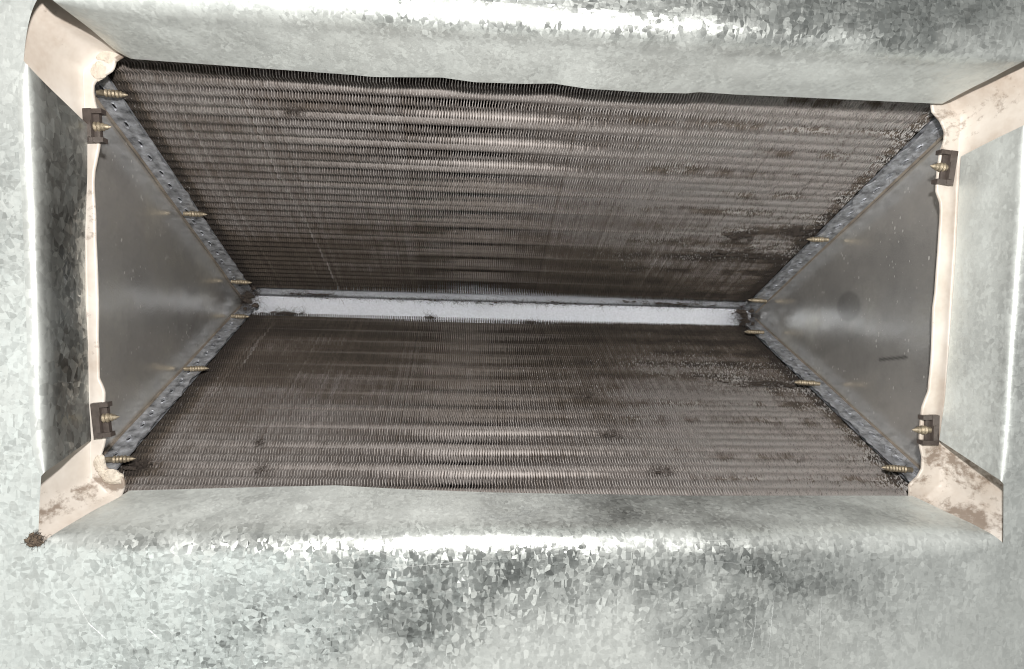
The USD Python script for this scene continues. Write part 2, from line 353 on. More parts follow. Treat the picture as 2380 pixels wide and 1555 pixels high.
for t in np.r_[0, np.linspace(0.06, 1, 70) ** 1.4]:
    d = loop - cen; d[:, 1] = 0
    # target: a rounded outer rectangle
    s = np.minimum(0.62 / np.maximum(np.abs(d[:, 0]), 1e-6), 0.46 / np.maximum(np.abs(d[:, 2]), 1e-6))
    q = loop + d * (s - 1)[:, None] * t
    base = q.copy(); base[:, 1] = YF
    k_ = np.clip(np.linalg.norm(q - loop, axis=1) / 0.035, 0, 1); k_ = k_ * k_ * (3 - 2 * k_)
    q[:, 1] = YF + (wobble(base) * k_ + (loop[:, 1] - YF) * (1 - k_))
    rings.append(q)
G = np.stack(rings, 1)
g = part('face_sheet', (G.reshape(-1, 3), grid_faces(len(loop), G.shape[1], True)), M['galv'], panel, smooth=True)
set_float(g, 'shine', face_shine(G).ravel())
set_float(g, 'matte_tone', np.full(G.shape[0] * G.shape[1], 0.58))

# scratches on the face
def tube_poly(pts, r, sides=5):
    p = A(pts, float); t = np.gradient(p, axis=0); t /= np.linalg.norm(t, axis=1, keepdims=True) + 1e-12
    a = np.cross(t, [0, 1., 0.01]); a /= np.linalg.norm(a, axis=1, keepdims=True) + 1e-12
    b = np.cross(t, a); ang = np.arange(sides) * 2 * np.pi / sides
    rr = np.broadcast_to(A(r, float), (len(p),))
    v = p[:, None] + rr[:, None, None] * (np.cos(ang)[None, :, None] * a[:, None] + np.sin(ang)[None, :, None] * b[:, None])
    i, j = np.meshgrid(np.arange(len(p) - 1), np.arange(sides), indexing='ij'); j2 = (j + 1) % sides
    q = np.stack([i * sides + j, i * sides + j2, (i + 1) * sides + j2, (i + 1) * sides + j], -1).reshape(-1, 4)
    caps = [[k, (k + 1) % sides, sides * (len(p) - 1) + k] for k in range(0)]
    return v.reshape(-1, 3), np.vstack([q[:, [0, 1, 2]], q[:, [0, 2, 3]]])
def scratch(pxs, r=0.00004):
    p = resample([on_y(x, y, YF) for x, y in pxs], 40)
    p[:, 1] = YF + wobble(p) - 0.00002
    return tube_poly(p, r * np.sin(np.linspace(0.15, np.pi - 0.15, 40)), 4)
scr = [scratch(s) for s in ([(96, 1370), (98, 1460), (101, 1556)], [(10, 1422), (60, 1420), (95, 1424)], [(150, 1355), (180, 1405), (205, 1450), (250, 1490)],
       [(245, 1270), (232, 1320), (215, 1350), (192, 1390)], [(128, 1436), (158, 1418)], [(285, 1472), (310, 1505), (330, 1545)], [(310, 1463), (345, 1462), (378, 1490)],
       [(690, 1325), (790, 1335), (880, 1322), (1000, 1312), (1200, 1296)], [(845, 1262), (900, 1290), (970, 1310)], [(860, 1370), (900, 1310), (920, 1290)],
       [(1520, 1270), (1640, 1258), (1780, 1252)], [(1805, 1360), (1795, 1440), (1785, 1550)], [(1760, 1390), (1758, 1450), (1740, 1540)], [(1610, 1300), (1730, 1312), (1830, 1322)],
       [(610, 1466), (700, 1460), (800, 1455)], [(1915, 1360), (1910, 1430), (1905, 1555)], [(596, 1240), (590, 1300), (570, 1380)])]
part('scratch', join(scr), M['scratch'], panel, kind='stuff', label='thin pale scratches in the zinc below the opening')

# ------------------------------------------------------------------ beige drain pan behind the panel
def loop_by_angle(pts, n=900):
    """Radius of a star-shaped outline at n angles about the middle of the opening (x, z)."""
    P = A(pts)[:, [0, 2]]; poly = np.vstack([P, P[:1]])
    th = np.linspace(-np.pi, np.pi, n, endpoint=False); out = np.zeros(n)
    for i, a in enumerate(th):
        d = A([math.cos(a), math.sin(a)])
        best = 0
        e0, e1 = poly[:-1], poly[1:]
        den = d[0] * (e1 - e0)[:, 1] - d[1] * (e1 - e0)[:, 0]
        t = (e0[:, 0] * (e1 - e0)[:, 1] - e0[:, 1] * (e1 - e0)[:, 0]) / np.where(abs(den) < 1e-12, 1e-12, den)
        u = (e0[:, 0] * d[1] - e0[:, 1] * d[0]) / np.where(abs(den) < 1e-12, 1e-12, den)
        ok = (t > 0) & (u >= -1e-9) & (u <= 1 + 1e-9)
        out[i] = t[ok].max() if ok.any() else 0.2
    return th, out
YP = 0.0045
inner_px = [(290, 128), (268, 142), (266, 152), (262, 163), (250, 171), (235, 179), (222, 187), (216, 196), (215, 212), (219, 238), (226, 262), (230, 285), (231, 330), (229, 345), (224, 365), (219, 395), (218, 420),
            (220, 500), (225, 640), (227, 780), (228, 860), (229, 880), (236, 893), (241, 905), (243, 915), (242, 930), (240, 960), (243, 1000), (244, 1020), (240, 1040), (234, 1056), (239, 1072), (246, 1088), (266, 1097),
            (281, 1105), (288, 1118), (289, 1135), (282, 1152), (300, 1165), (700, 1160), (1200, 1165), (2112, 1165), (2114, 1150), (2113, 1126), (2134, 1108), (2144, 1090), (2145, 1061), (2139, 1038), (2139, 1000), (2142, 971), (2145, 947), (2153, 925),
            (2160, 908), (2167, 828), (2168, 794), (2171, 714), (2175, 684), (2183, 567), (2188, 489), (2187, 471), (2178, 445), (2180, 400), (2186, 355), (2197, 324), (2198, 306), (2189, 283), (2168, 259), (2166, 244), (2166, 228), (1200, 175)]
th, rI = loop_by_angle([on_y(x, y, YP) for x, y in inner_px])
def off_rect(front, d, ch):
    names = ('tl', 'tr', 'br', 'bl')
    if front: c = {k: on_y(*corner_px[k], YF) for k in names}
    else: c = {'tl': on_y(197, 128, YB), 'tr': on_y(2238, 240, YB), 'br': on_y(2186, 1155, YB), 'bl': on_y(214, 1143, YB)}
    pts = []
    for k, (sx, sz, first) in {'tl': (-1, 1, 0), 'tr': (1, 1, 1), 'br': (1, -1, 0), 'bl': (-1, -1, 1)}.items():
        p = c[k] + A([sx * d, 0, sz * d])
        a_, b_ = p + A([0, 0, -sz * ch]), p + A([-sx * ch, 0, 0])
        pts += [b_, a_] if first else [a_, b_]
    return pts
# outlines run the same way round
th, rB = loop_by_angle(off_rect(False, 0.004, 0.010))
th, rC = loop_by_angle(off_rect(True, 0.0150, 0.0))
dirs = np.stack([np.cos(th), np.zeros_like(th), np.sin(th)], 1)
rB = np.maximum(rB, rI + 0.002)
lofts = []
def ringv(r, y): 
    v = dirs * r[:, None]; v[:, 1] = y; return v
lofts += [ringv(rI + 0.0002, YP + 0.0018), ringv(rI, YP + 0.0015), ringv(rI, YP + 0.0005), ringv(rI + 0.0006, YP), ringv(rI + 0.0010, YP)]
for t in (0.06, 0.2, 0.4, 0.6, 0.8, 0.95): lofts.append(ringv(rI + 0.0009 + (rB - rI - 0.0009) * t, YP))
for t in np.linspace(0, 1, 14)[1:]:
    e = t
    lofts.append(ringv(rB + (rC - rB) * e, YP + (YF + 0.0045 - YP) * t - 0.0 * t))
G = np.stack(lofts, 1)
bumpy = (fbm(G * 60, 3, 31) - 0.5) * 0.0009
G -= dirs[:, None, :] * bumpy[..., None]
pan = thing('drain_pan', 'dirty beige plastic drain pan showing at the corners and sides of the opening', 'drain pan', (0, YP, 0))
g = part('pan_rim', (G.reshape(-1, 3), grid_faces(len(th), G.shape[1], True)), M['pan'], pan, smooth=True)
gr = np.zeros(G.shape[:2]) - 0.06
for px, py, rr, a in ((2270, 1120, 0.012, 0.12), (2235, 1195, 0.007, 0.28), (2290, 1235, 0.005, 0.2), (2215, 1060, 0.010, 0.18), (215, 1120, 0.010, 0.30), (245, 1125, 0.008, 0.35), (160, 1150, 0.012, 0.18), (120, 1190, 0.009, 0.2),
                      (245, 110, 0.006, 0.4), (230, 150, 0.012, 0.10), (2230, 270, 0.016, 0.16), (2300, 240, 0.02, 0.10), (2160, 935, 0.006, 0.2), (2215, 320, 0.010, 0.12)):
    c = on_y(px, py, -0.012)
    gr += a * np.exp(-((G[..., 0] - c[0]) ** 2 + (G[..., 2] - c[2]) ** 2) / rr ** 2)
set_float(g, 'grime', gr.ravel())
def blob(c, r, seed, amp=0.5, sub=3, squash=(1, 1, 1), freq=3.0):
    b = trimesh.creation.icosphere(sub, 1.0); v = A(b.vertices)
    k = 1 + (fbm(v * freq + seed * 7.3, 4, seed) - 0.5) * 2 * amp
    return v * k[:, None] * r * A(squash) + A(c), A(b.faces)
for (px, py, r, sd, sq) in ((247, 128, 0.0046, 3, (1.1, 0.3, 1)), (230, 165, 0.0042, 4, (1, 0.3, 1.2)), (262, 1108, 0.0048, 5, (1.2, 0.6, 0.9)), (232, 1078, 0.0036, 8, (0.9, 0.4, 1.4)), (245, 1100, 0.0030, 9, (1.2, 0.5, 0.8))):
    part('sealant', blob(on_y(px, py, YP + 0.0005), r, sd, 0.4, 3, sq, 2.2), M['foam'], pan, smooth=True)

# ------------------------------------------------------------------ the coil: two finned slabs leaning together, end plates, cap, screws
WC, H0, DA, ZA, Z0 = 0.5409, 0.1291, 0.3076, -0.0139, -0.0002
coil = thing('evaporator_coil', 'peaked evaporator coil of two dusty finned slabs between grey triangular end plates', 'coil', (0, 0, 0))
XL, XR = -WC / 2, WC / 2
for side, X in (('left', XL), ('right', XR)):
    sgn = -1 if side == 'left' else 1
    n, k = 200, 150
    yy = np.linspace(-0.001, DA + 0.004, n)
    rows = []
    for y in yy:
        zt, zb_ = Z0 + H0 + (ZA - Z0 - H0) * y / DA, Z0 - H0 + (ZA - Z0 + H0) * y / DA
        rows.append(np.stack([np.full(k, X), np.full(k, y), np.linspace(zb_ - 0.004, zt + 0.004, k)], 1))
    G = np.stack(rows)
    G[..., 0] += (fbm(G * 11 + 2, 3, 41) - 0.5) * 0.0022 + (fbm(G * 40 + 6, 2, 42) - 0.5) * 0.0004
    spot = np.zeros(G.shape[:2])
    if sgn > 0:
        c = on_plane(1972, 712, A([X, 0, 0]), A([1., 0, 0]))
        dd = np.hypot((G[..., 1] - c[1]) / 0.016, (G[..., 2] - c[2]) / 0.0125)
        spot = 0.32 * np.clip((1.08 - dd) / 0.2, 0, 1)
        for (ax_, ay, bx, by, wd) in ((2045, 836, 2108, 830, 0.0012), (2000, 770, 1900, 820, 0.006)):
            a_, b_ = on_plane(ax_, ay, A([X, 0, 0]), A([1., 0, 0])), on_plane(bx, by, A([X, 0, 0]), A([1., 0, 0]))
            ab = b_ - a_; t = np.clip(((G - a_) @ ab) / (ab @ ab), 0, 1)
            dist = np.linalg.norm((G - a_ - t[..., None] * ab) * A([0, 1, 1]), axis=-1)
            spot = np.maximum(spot, (0.75 if wd < 0.002 else 0.14) * np.clip(1.3 - dist / wd, 0, 1))
    # a little more grey dust low down towards the peak
    g = part('end_plate', (G.reshape(-1, 3), grid_faces(n, k)), M['plate'], coil, smooth=True,
         label='dull zinc plate closing the left end' if side == 'left' else 'dull zinc plate with a round dark spot closing the right end')
    set_float(g, 'spot', spot.ravel())

class Slab: pass
slabs = []
for up in (1, -1):
    S = Slab(); S.up = up
    S.o = A([0, 0, Z0 + up * H0]); top = A([0, DA, ZA])
    S.s = sm(top - S.o); S.len = np.linalg.norm(top - S.o)
    S.n = sm(np.cross(S.s, [1., 0, 0])) ; S.n *= np.sign(S.n[2]) * up     # away from the inside
    S.at = lambda x, s, d, S=S: S.o + np.outer(np.ravel(s), S.s) + np.outer(np.ravel(d), S.n) + np.outer(np.ravel(x), [1., 0, 0])
    slabs.append(S)

# flanges with a row of slots, along each seam
FW = {(-1, 1): 0.0155, (-1, -1): 0.015, (1, 1): 0.0165, (1, -1): 0.0165}
for S in slabs:
    for sx in (-1, 1):
        w = FW[(sx, S.up)]
        L = S.len - 0.006
        ts = np.linspace(0.0, L, 150)
        jag = (fbm(np.c_[ts * 130, ts * 0 + sx, ts * 0 + S.up], 4, 51) - 0.5) * (0.006 if sx > 0 else 0.0045)
        inner = [(w + j, t) for t, j in zip(ts, jag)]
        poly = Polygon([(0, 0)] + inner + [(0, L)]).buffer(0)
        rims = []
        k = 0
        for t in np.arange(0.036, L - 0.03, 0.0165):
            k += 1
            c = (w * 0.52 + rng.normal(0, 0.0006), t + rng.normal(0, 0.001))
            el = affinity.rotate(affinity.scale(affinity.translate(Polygon([(math.cos(a), math.sin(a)) for a in np.linspace(0, 2 * np.pi, 18)[:-1]]), *c), 0.00145, 0.0034, origin=c), -8 * sx, origin=c)
            poly = poly.difference(el)
            rims.append(el)
        mesh = trimesh.creation.extrude_polygon(poly, 0.0012)
        v = A(mesh.vertices)
        X = sx * WC / 2
        world = S.at(X - sx * v[:, 0], v[:, 1], -v[:, 2] + 0.0002)
        pieces = [(world, A(mesh.faces))]
        for el in rims:
            ring = A(el.exterior.coords)
            p = S.at(X - sx * ring[:, 0], ring[:, 1], np.full(len(ring), -0.0013))
            pieces.append(tube_poly(p, 0.00035, 5))
        # floor of the slots, a little behind
        f = S.at(A([X - sx * 0.0005, X - sx * w * 0.85, X - sx * w * 0.85, X - sx * 0.0005]), [0.002, 0.002, L, L], np.full(4, 0.004))
        pieces.append((f, A([[0, 1, 2], [0, 2, 3]])))
        part('slotted_flange', join(pieces), M['flange'], coil, smooth=30)
        # rolled seam where end plate and flange meet
        ts = np.linspace(0.0, S.len - 0.012, 60)
        p = S.at(np.full(60, X - sx * 0.0008), ts, np.full(60, -0.0010))
        p += (fbm(p * 30, 3, 61)[:, None] - 0.5) * 0.0012
        part('rolled_seam', tube_poly(p, 0.0011, 8), M['seam'], coil, smooth=True)

# fins
FIN_LEFT = XL + 0.0105; FIN_RIGHT = XR - 0.0115; PITCH = 0.00183
REC = 0.0062
fx = np.arange(FIN_LEFT, FIN_RIGHT, PITCH)
SEND = 0.318
NS = 190
PT = 0.0254
def on_slab(S, px, py):
    p = on_plane(px, py, S.o + S.n * REC, S.n)
    return p[0], float((p - S.o) @ S.s)
DARK = {1: [], -1: []}
for S, px, py, rx, rs, a in ((0, 1850, 540, .026, .012, .8), (0, 1715, 548, .016, .010, .9), (0, 1720, 592, .045, .011, .7), (0, 1640, 600, .03, .006, .6), (0, 1900, 600, .03, .010, .6), (0, 683, 255, .007, .006, .6), (0, 1790, 480, .03, .006, .35),
                             (1, 1790, 893, .050, .008, 1.), (1, 1535, 1095, .012, .006, .4), (1, 612, 1090, .010, .005, .3), (1, 605, 1028, .005, .005, .25), (1, 330, 1088, .014, .008, .6), (1, 1420, 1010, .012, .006, .3), (1, 1362, 912, .012, .009, .3), (1, 1390, 962, .012, .007, .4)):
    S = slabs[S]; x, s_ = on_slab(S, px, py); DARK[S.up].append((x, s_, rx, rs, a))
COMB = {}
for S, pts in ((slabs[0], ((572, 235), (640, 400), (705, 510), (788, 676))), (slabs[1], ((640, 745), (600, 790), (560, 850)))):
    COMB[S.up] = A([on_slab(S, *p)[::-1] for p in pts]); COMB[S.up] = COMB[S.up][np.argsort(COMB[S.up][:, 0])]
def comb_mark(x, s, up):
    """The thin pale line where something was dragged over the fins."""
    c = COMB[up]
    xl = np.interp(s, c[:, 0], c[:, 1]); inside = (s > c[0, 0]) & (s < c[-1, 0])
    return np.exp(-((x - xl) / 0.0011) ** 2) * inside
def dirt_shade_of(x, s, up):
    q = np.stack([x, s, np.full_like(x, up * 3.0)], -1)
    t0 = 0.0128 if up > 0 else 0.0030
    band = 0.5 + 0.5 * np.cos(2 * np.pi * (s - t0 - 0.0115) / PT)
    row = np.floor((s - t0) / PT)
    right = np.clip((x + 0.02) / 0.22, 0, 1)
    d = (fbm(q * A([14, 40, 1]) + 5, 4, 71) - 0.46) * 0.55 + 0.10 * (1 - right)
    grow = np.clip((fbm(np.stack([x * 16, row * 3.7, np.full_like(x, up * 2.0)], -1), 3, 72) - 0.51 + 0.20 * right) / 0.08, 0, 1)
    grow = grow * np.clip(2.6 * fbm(q * A([90, 170, 1]), 4, 74) - 0.75, 0, 1.1)
    d = d + band ** 1.3 * 0.07 + 0.72 * band ** 1.4 * grow * (0.08 + 0.92 * right)  # paler at the tube rows, their glint painted in; plus real brown growth
    d = d + (0.52 if up > 0 else 0.58) * np.clip((s - (0.13 if up > 0 else 0.10)) / 0.17, 0, 1) - 0.27 * right * np.clip((0.22 - s) / 0.08, 0, 1)  # dust and painted shade deepen towards the peak; cleaner on the right
    d = d + 0.6 * np.clip(fbm(q * A([17, 30, 1]) + 11, 3, 73) - 0.60, 0, 1) * (0.2 + 2.4 * right)
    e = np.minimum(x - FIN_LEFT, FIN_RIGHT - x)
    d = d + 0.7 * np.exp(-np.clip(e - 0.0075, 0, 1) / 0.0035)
    for (cx, cs, rx, rs, a) in DARK[up]:
        d = d + a * np.exp(-((x - cx) / rx) ** 2 - ((s - cs) / rs) ** 2) * np.clip(3.4 * fbm(q * A([70, 200, 1]), 4, 75) - 1.15, 0, 1.2) * 0.8
    d = d - 0.5 * comb_mark(x, s, up)
    return np.clip(d, 0, 1)
def fin_mesh(S, x0, seed):
    r = np.random.default_rng(seed)
    s0 = 0.0 + r.normal(0, 0.0003)
    s1 = SEND + r.normal(0, 0.0007)
    s = np.linspace(s0, s1, NS)
    xx = np.full(NS, x0)
    right = np.clip((x0 - 0.03) / 0.2, 0, 1)
    q = np.stack([xx * 45, s * 70, np.full(NS, S.up * 2.0)], -1)
    # bent and matted edges, more towards the right
    lat = (fbm(q, 3, 81) - 0.5) * (0.0006 + 0.0009 * right) + r.normal(0, 0.00008)
    lat += (noise(np.stack([xx * 700, s * 260, np.full(NS, S.up)], -1), 82) - 0.5) * (0.00022 + 0.0005 * right)
    lat = lat + 0.0007 * comb_mark(xx, s, S.up)
    ph = 2 * np.pi * (s - 0.004) / (PT / 3)
    tri = 2 / np.pi * np.arcsin(np.sin(ph) * 0.985)
    d = REC + 0.00080 * tri + (noise(np.stack([xx * 500, s * 200, np.full(NS, 9.0 + S.up)], -1), 83) - 0.5) * (0.0004 + 0.0006 * right)
    wav = 0.00030 * np.sin(ph + 0.6)
    th_ = 0.00021
    xb = x0 + wav * 0.4
    cols = [(xb - 0.00008, np.full(NS, REC + 0.030)), (x0 + wav + lat - th_ * 0.6, d + 0.003), (x0 + wav + lat - th_, d + 0.0002),
            (x0 + wav + lat + th_, d + 0.0002), (x0 + wav + lat + th_ * 0.6, d + 0.003), (xb + 0.00008, np.full(NS, REC + 0.030))]
    G = np.stack([S.at(np.broadcast_to(cx, NS), s, dd) for cx, dd in cols], 1)
    dd = np.stack([c[1] for c in cols], 1)
    dirt_shade = dirt_shade_of(np.repeat(xx[:, None], 6, 1), np.repeat(s[:, None], 6, 1), S.up)
    dirt_shade = dirt_shade + r.normal(0, 0.055)
    dirt_shade[:, [0, 5]] *= 0.6
    return G.reshape(-1, 3), grid_faces(NS, 6), dirt_shade.ravel()
def pale_of(v, up):
    """Pale dusty fuzz and bent bright fin edges, mostly on the right half."""
    x, s_ = v[:, 0], v[:, 1] / slabs[0].s[1]
    q = np.stack([x * 22, s_ * 55, np.full_like(x, up * 2.0)], -1)
    return (-0.02 + 0.19 * np.clip((x + 0.03) / 0.16, 0, 1)) * np.clip(3 * fbm(q, 3, 77) - 0.8, 0, 1) - 0.25 * np.clip((s_ - 0.2) / 0.1, 0, 1)
def set_pale(g, v, up):
    UsdGeom.PrimvarsAPI(g).CreatePrimvar('pale', Sdf.ValueTypeNames.FloatArray, 'vertex').Set(Vt.FloatArray.FromNumpy(A(pale_of(v, up), np.float32)))
def set_dirt_shade(g, dirt_shade):
    UsdGeom.PrimvarsAPI(g).CreatePrimvar('dirt_shade', Sdf.ValueTypeNames.FloatArray, 'vertex').Set(Vt.FloatArray.FromNumpy(A(dirt_shade, np.float32)))
for S in slabs:
    h = holder('finned_slab', coil)
    tag(h, 'upper slab of fins' if S.up > 0 else 'lower slab of fins')
    rest, rd = [], []
    for i, x0 in enumerate(fx):
        v, f, d = fin_mesh(S, x0, 1000 * (S.up + 2) + i)
        if i < 150:
            g = usdkit.mesh(stage, numbered(str(h.GetPath()) + '/fin'), (v, f), M['fin'], smooth=False)
            set_dirt_shade(g, d); set_pale(g, v, S.up)
        else:
            rest.append((v, f)); rd.append(d)
    g = usdkit.mesh(stage, str(h.GetPath()) + '/fin_bank', join(rest), M['fin'], smooth=False)
    set_dirt_shade(g, np.concatenate(rd)); set_pale(g, np.vstack([a[0] for a in rest]), S.up); tag(g, 'the fins towards the right end, partly matted', None, None, 'stuff')
    for k in range(13):
        s = (0.0128 if S.up > 0 else 0.0030) + k * PT
        if s > SEND - 0.004: break
        for row, (dd, ds, rr) in enumerate(((0.0090, 0, 0.0066), (0.030, PT / 2, 0.0052))):
            p0 = S.at([XL + 0.003], [s + ds], [REC + dd])[0]
            n = 14; a = np.arange(n) * 2 * np.pi / n
            ring = np.cos(a)[:, None] * S.s + np.sin(a)[:, None] * S.n
            v = np.vstack([p0 + ring * rr, p0 + A([WC - 0.006, 0, 0]) + ring * rr])
            f = [[j, (j + 1) % n, n + (j + 1) % n] for j in range(n)] + [[j, n + (j + 1) % n, n + j] for j in range(n)]
            part('tube', (v, A(f)), M['tube'] if s < 0.13 else M['dusty_tube'], h, smooth=60)

# the bright cap at the peak: a bent strip seen between the two slabs
yc = 0.2945
nx = 160
xs = np.linspace(XL + 0.006, XR - 0.006, nx)
rdg = 0.0072
prof = [(yc + 0.012, ZA + 0.026), (yc + 0.0018, ZA + rdg + 0.0022), (yc + 0.0006, ZA + rdg + 0.0007), (yc - 0.0005, ZA + rdg), (yc + 0.0004, ZA + rdg - 0.0010), (yc + 0.0035, ZA - 0.012), (yc + 0.007, ZA - 0.030)]
G = np.stack([np.stack([xs, np.full(nx, y), np.full(nx, z)], 1) for y, z in prof], 1)
G[..., 1] += (fbm(G * 30, 3, 91) - 0.5) * 0.0012
part('cap_strip', (G.reshape(-1, 3), grid_faces(nx, len(prof))), M['cap'], coil, smooth=35)

# screws
def screw_mesh(base, axis, length, r=0.0023, thread=0.0021, tip=0.0055):
    """A self-tapping screw: threaded shank and drill point, pointing along axis."""
    prof, t = [(r * 0.78, -0.004)], 0.0
    while t < length - tip:
        prof += [(r * 0.78, t), (r * 1.06, t + thread * 0.42), (r * 1.06, t + thread * 0.55), (r * 0.78, t + thread * 0.97)]
        t += thread
    e = length
    prof += [(r * 0.74, t), (r * 0.85, t + (e - t) * 0.22), (r * 0.55, t + (e - t) * 0.36), (r * 0.58, t + (e - t) * 0.55), (r * 0.3, t + (e - t) * 0.75), (0.0001, e)]
    prof = A(prof); n = 14
    axis = sm(A(axis, float)); u = sm(np.cross(axis, [0.1, 0.2, 1])); w = np.cross(axis, u)
    a = np.arange(n) * 2 * np.pi / n
    G = A(base) + prof[:, 1][:, None, None] * axis + prof[:, 0][:, None, None] * (np.cos(a)[None, :, None] * u + np.sin(a)[None, :, None] * w)
    G += (np.sin(a)[None, :, None] * 0.0) 
    m_ = len(prof)
    i, j = np.meshgrid(np.arange(m_ - 1), np.arange(n), indexing='ij'); j2 = (j + 1) % n
    q = np.stack([i * n + j, (i + 1) * n + j, (i + 1) * n + j2, i * n + j2], -1).reshape(-1, 4)
    return G.reshape(-1, 3), np.vstack([q[:, [0, 1, 2]], q[:, [0, 2, 3]]])
for (si, x0, y0, x1, y1) in ((0, 243, 216, 298, 221), (0, 440, 497, 482, 498), (0, 548, 655, 586, 657), (1, 548, 735, 580, 736), (1, 441, 857, 486, 856), (1, 262, 1068, 316, 1066),
                             (0, 1914, 557, 1874, 556), (0, 1772, 699, 1738, 697), (1, 1766, 772, 1730, 771), (1, 1894, 891, 1846, 888), (1, 2106, 1091, 2048, 1086)):
    S = slabs[si]
    p0 = on_plane(x0, y0, S.o - S.n * 0.0034, S.n)
    p1 = on_plane(x1, y1, p0, A([0, 1., 0]))
    part('screw', screw_mesh(p0, p1 - p0, np.linalg.norm(p1 - p0)), M['brass'], coil, smooth=40)

# dark spot and scuff on the right end plate: stuck dirt, a hair thick
def plate_patch(px, py, rx, rz, seed):
    c = on_plane(px, py, A([XR - 0.0011, 0, 0]), A([1., 0, 0]))
    return blob(c, 1.0, seed, 0.25, 3, (0.0006, rx, rz))

# ------------------------------------------------------------------ brown clips with their screws, pushed on the pan's edge
def clip(px, py, hgt, sx, prong, sc, label, tilt=0.0, yb=0.0035):
    c = on_y(px, py, yb)
    t = thing('pan_clip', label, 'clip', c, group='brown clips on the pan edge')
    cs, sn = math.cos(tilt), math.sin(tilt)
    X, Z = A([cs, 0, sn]) * sx, A([-sn, 0, cs])
    ax = [X, A([0, 1., 0]), Z]
    hgt *= 0.92; prong *= 0.74
    bars = [box(c, (0.0044, 0.0055, hgt), ax), box(c + Z * (hgt / 2 - 0.0014) + X * (prong / 2 + 0.002), (prong, 0.005, 0.0026), ax),
            box(c - Z * (hgt / 2 - 0.0014) + X * (prong / 2 + 0.002), (prong, 0.005, 0.0026), ax),
            box(c + X * 0.0034 + A([0, 0.0010, 0]), (0.0036, 0.0030, hgt * 0.80), ax), box(c + X * 0.001 + A([0, -0.0030, 0]) - Z * hgt * 0.1, (0.0022, 0.0012, hgt * 0.5), ax)]
    part('clip_body', join(bars), M['clip'], t)
    p = on_y(*sc, yb)
    part('screw', screw_mesh(p, X * 1.0 + A([0, 0.05, 0]), 0.0092, 0.0027, 0.0019, 0.0055), M['brass'], t, smooth=40)
    return t
clip(210, 294, 0.0200, 1, 0.0075, (218, 295), 'brown clip with brass screw tip below the upper left pan corner', 0.06)
clip(230, 976, 0.0215, 1, 0.0065, (238, 972), 'brown clip with brass screw tip above the lower left pan corner', 0.10)
clip(2206, 392, 0.0225, -1, 0.0085, (2195, 390), 'dark clip with bright brass screw tip below the upper right pan corner', -0.10)
clip(2168, 998, 0.0200, -1, 0.0085, (2153, 999), 'grey brown clip with brass screw tip above the lower right pan corner', 0.03)

# ------------------------------------------------------------------ lint
def hairs(c, rad3, n, seed, length=0.012, r=0.00007, axes=None):
    g = np.random.default_rng(seed); pts, cnt = [], []
    for _ in range(n):
        p = g.normal(0, 0.5, 3) * A(rad3)
        d = sm(g.normal(size=3)); L = length * g.uniform(0.4, 1.3); m_ = 9; path = []
        for k in range(m_):
            path.append(p.copy()); d = sm(d + g.normal(0, 0.45, 3)); p = p + d * L / m_
        path = A(path)
        if axes is not None: path = path @ A(axes)
        pts.append(path + c); cnt.append(m_)
    return np.vstack(pts), cnt, r * 2
def lint(label, c, rad3, n, seed, lumps=3, lump_r=0.004, length=0.012, axes=None, name='lint_clump', squash=None, r=0.00007, big=1.0):
    c = A(c)
    t = thing(name, label, 'lint', c)
    g = np.random.default_rng(seed + 500); pcs = []
    for k in range(lumps * 3):
        off = g.normal(0, 0.42, 3) * A(rad3)
        sq = A(squash if squash is not None else (1.3, 0.9, 0.8)) * g.uniform(0.7, 1.2, 3)
        v, f = blob(np.zeros(3), lump_r * big * g.uniform(0.12, 0.42), seed + k, 1.2, 2, sq, 2.6)
        v = v + off
        if axes is not None: v = v @ A(axes)
        pcs.append((v + c, f))
    if pcs: part('fluff', join(pcs), M['plug' if name == 'fluff_plug' else 'fluff'], t, smooth=True, kind='stuff')
    p, cnt, w = hairs(np.zeros(3), rad3, int(n * 1.6), seed, length, r, axes)
    bc = UsdGeom.BasisCurves.Define(stage, str(t.GetPath()) + '/hairs')
    bc.CreateTypeAttr('linear'); bc.CreateCurveVertexCountsAttr(Vt.IntArray(cnt))
    bc.CreatePointsAttr(Vt.Vec3fArray.FromNumpy(p.astype(np.float32)))
    bc.CreateWidthsAttr(Vt.FloatArray([float(w)])); bc.SetWidthsInterpolation('constant')
    UsdShade.MaterialBindingAPI.Apply(bc.GetPrim()).Bind(M['lint'])
    return t
U, D_ = slabs
def sp(S, px, py, d=0.0):
    return on_plane(px, py, S.o + S.n * (REC - 0.001 + d), S.n)
axU = [A([1., 0, 0]), U.s, U.n]; axD = [A([1., 0, 0]), D_.s, D_.n]
lint('brown lint tangle plugging the left end of the bright cap strip', on_y(578, 692, 0.277), (0.008, 0.006, 0.014), 150, 1, 7, 0.0062, 0.016)
lint('brown lint tangle plugging the right end of the bright cap strip', on_y(1728, 738, 0.277), (0.012, 0.006, 0.013), 170, 2, 7, 0.0058, 0.016)
lint('thin row of lint under the right part of the upper fins at the cap', on_y(1560, 706, 0.288), (0.050, 0.003, 0.0018), 120, 3, 12, 0.0026, 0.009, squash=(3, .7, .5))
lint('lint fringe over the left part of the bright cap strip', on_y(720, 684, 0.288), (0.035, 0.003, 0.0015), 80, 4, 8, 0.0022, 0.009, squash=(3, .7, .5))
lint('lint fringe under the left part of the bright cap strip', on_y(660, 728, 0.286), (0.022, 0.003, 0.0018), 90, 5, 8, 0.0026, 0.010, squash=(3, .7, .5))
lint('small dark lint tuft under the middle of the bright cap strip', on_y(1000, 737, 0.286), (0.008, 0.002, 0.0015), 36, 6, 4, 0.0019, 0.009, squash=(2, .7, .6))
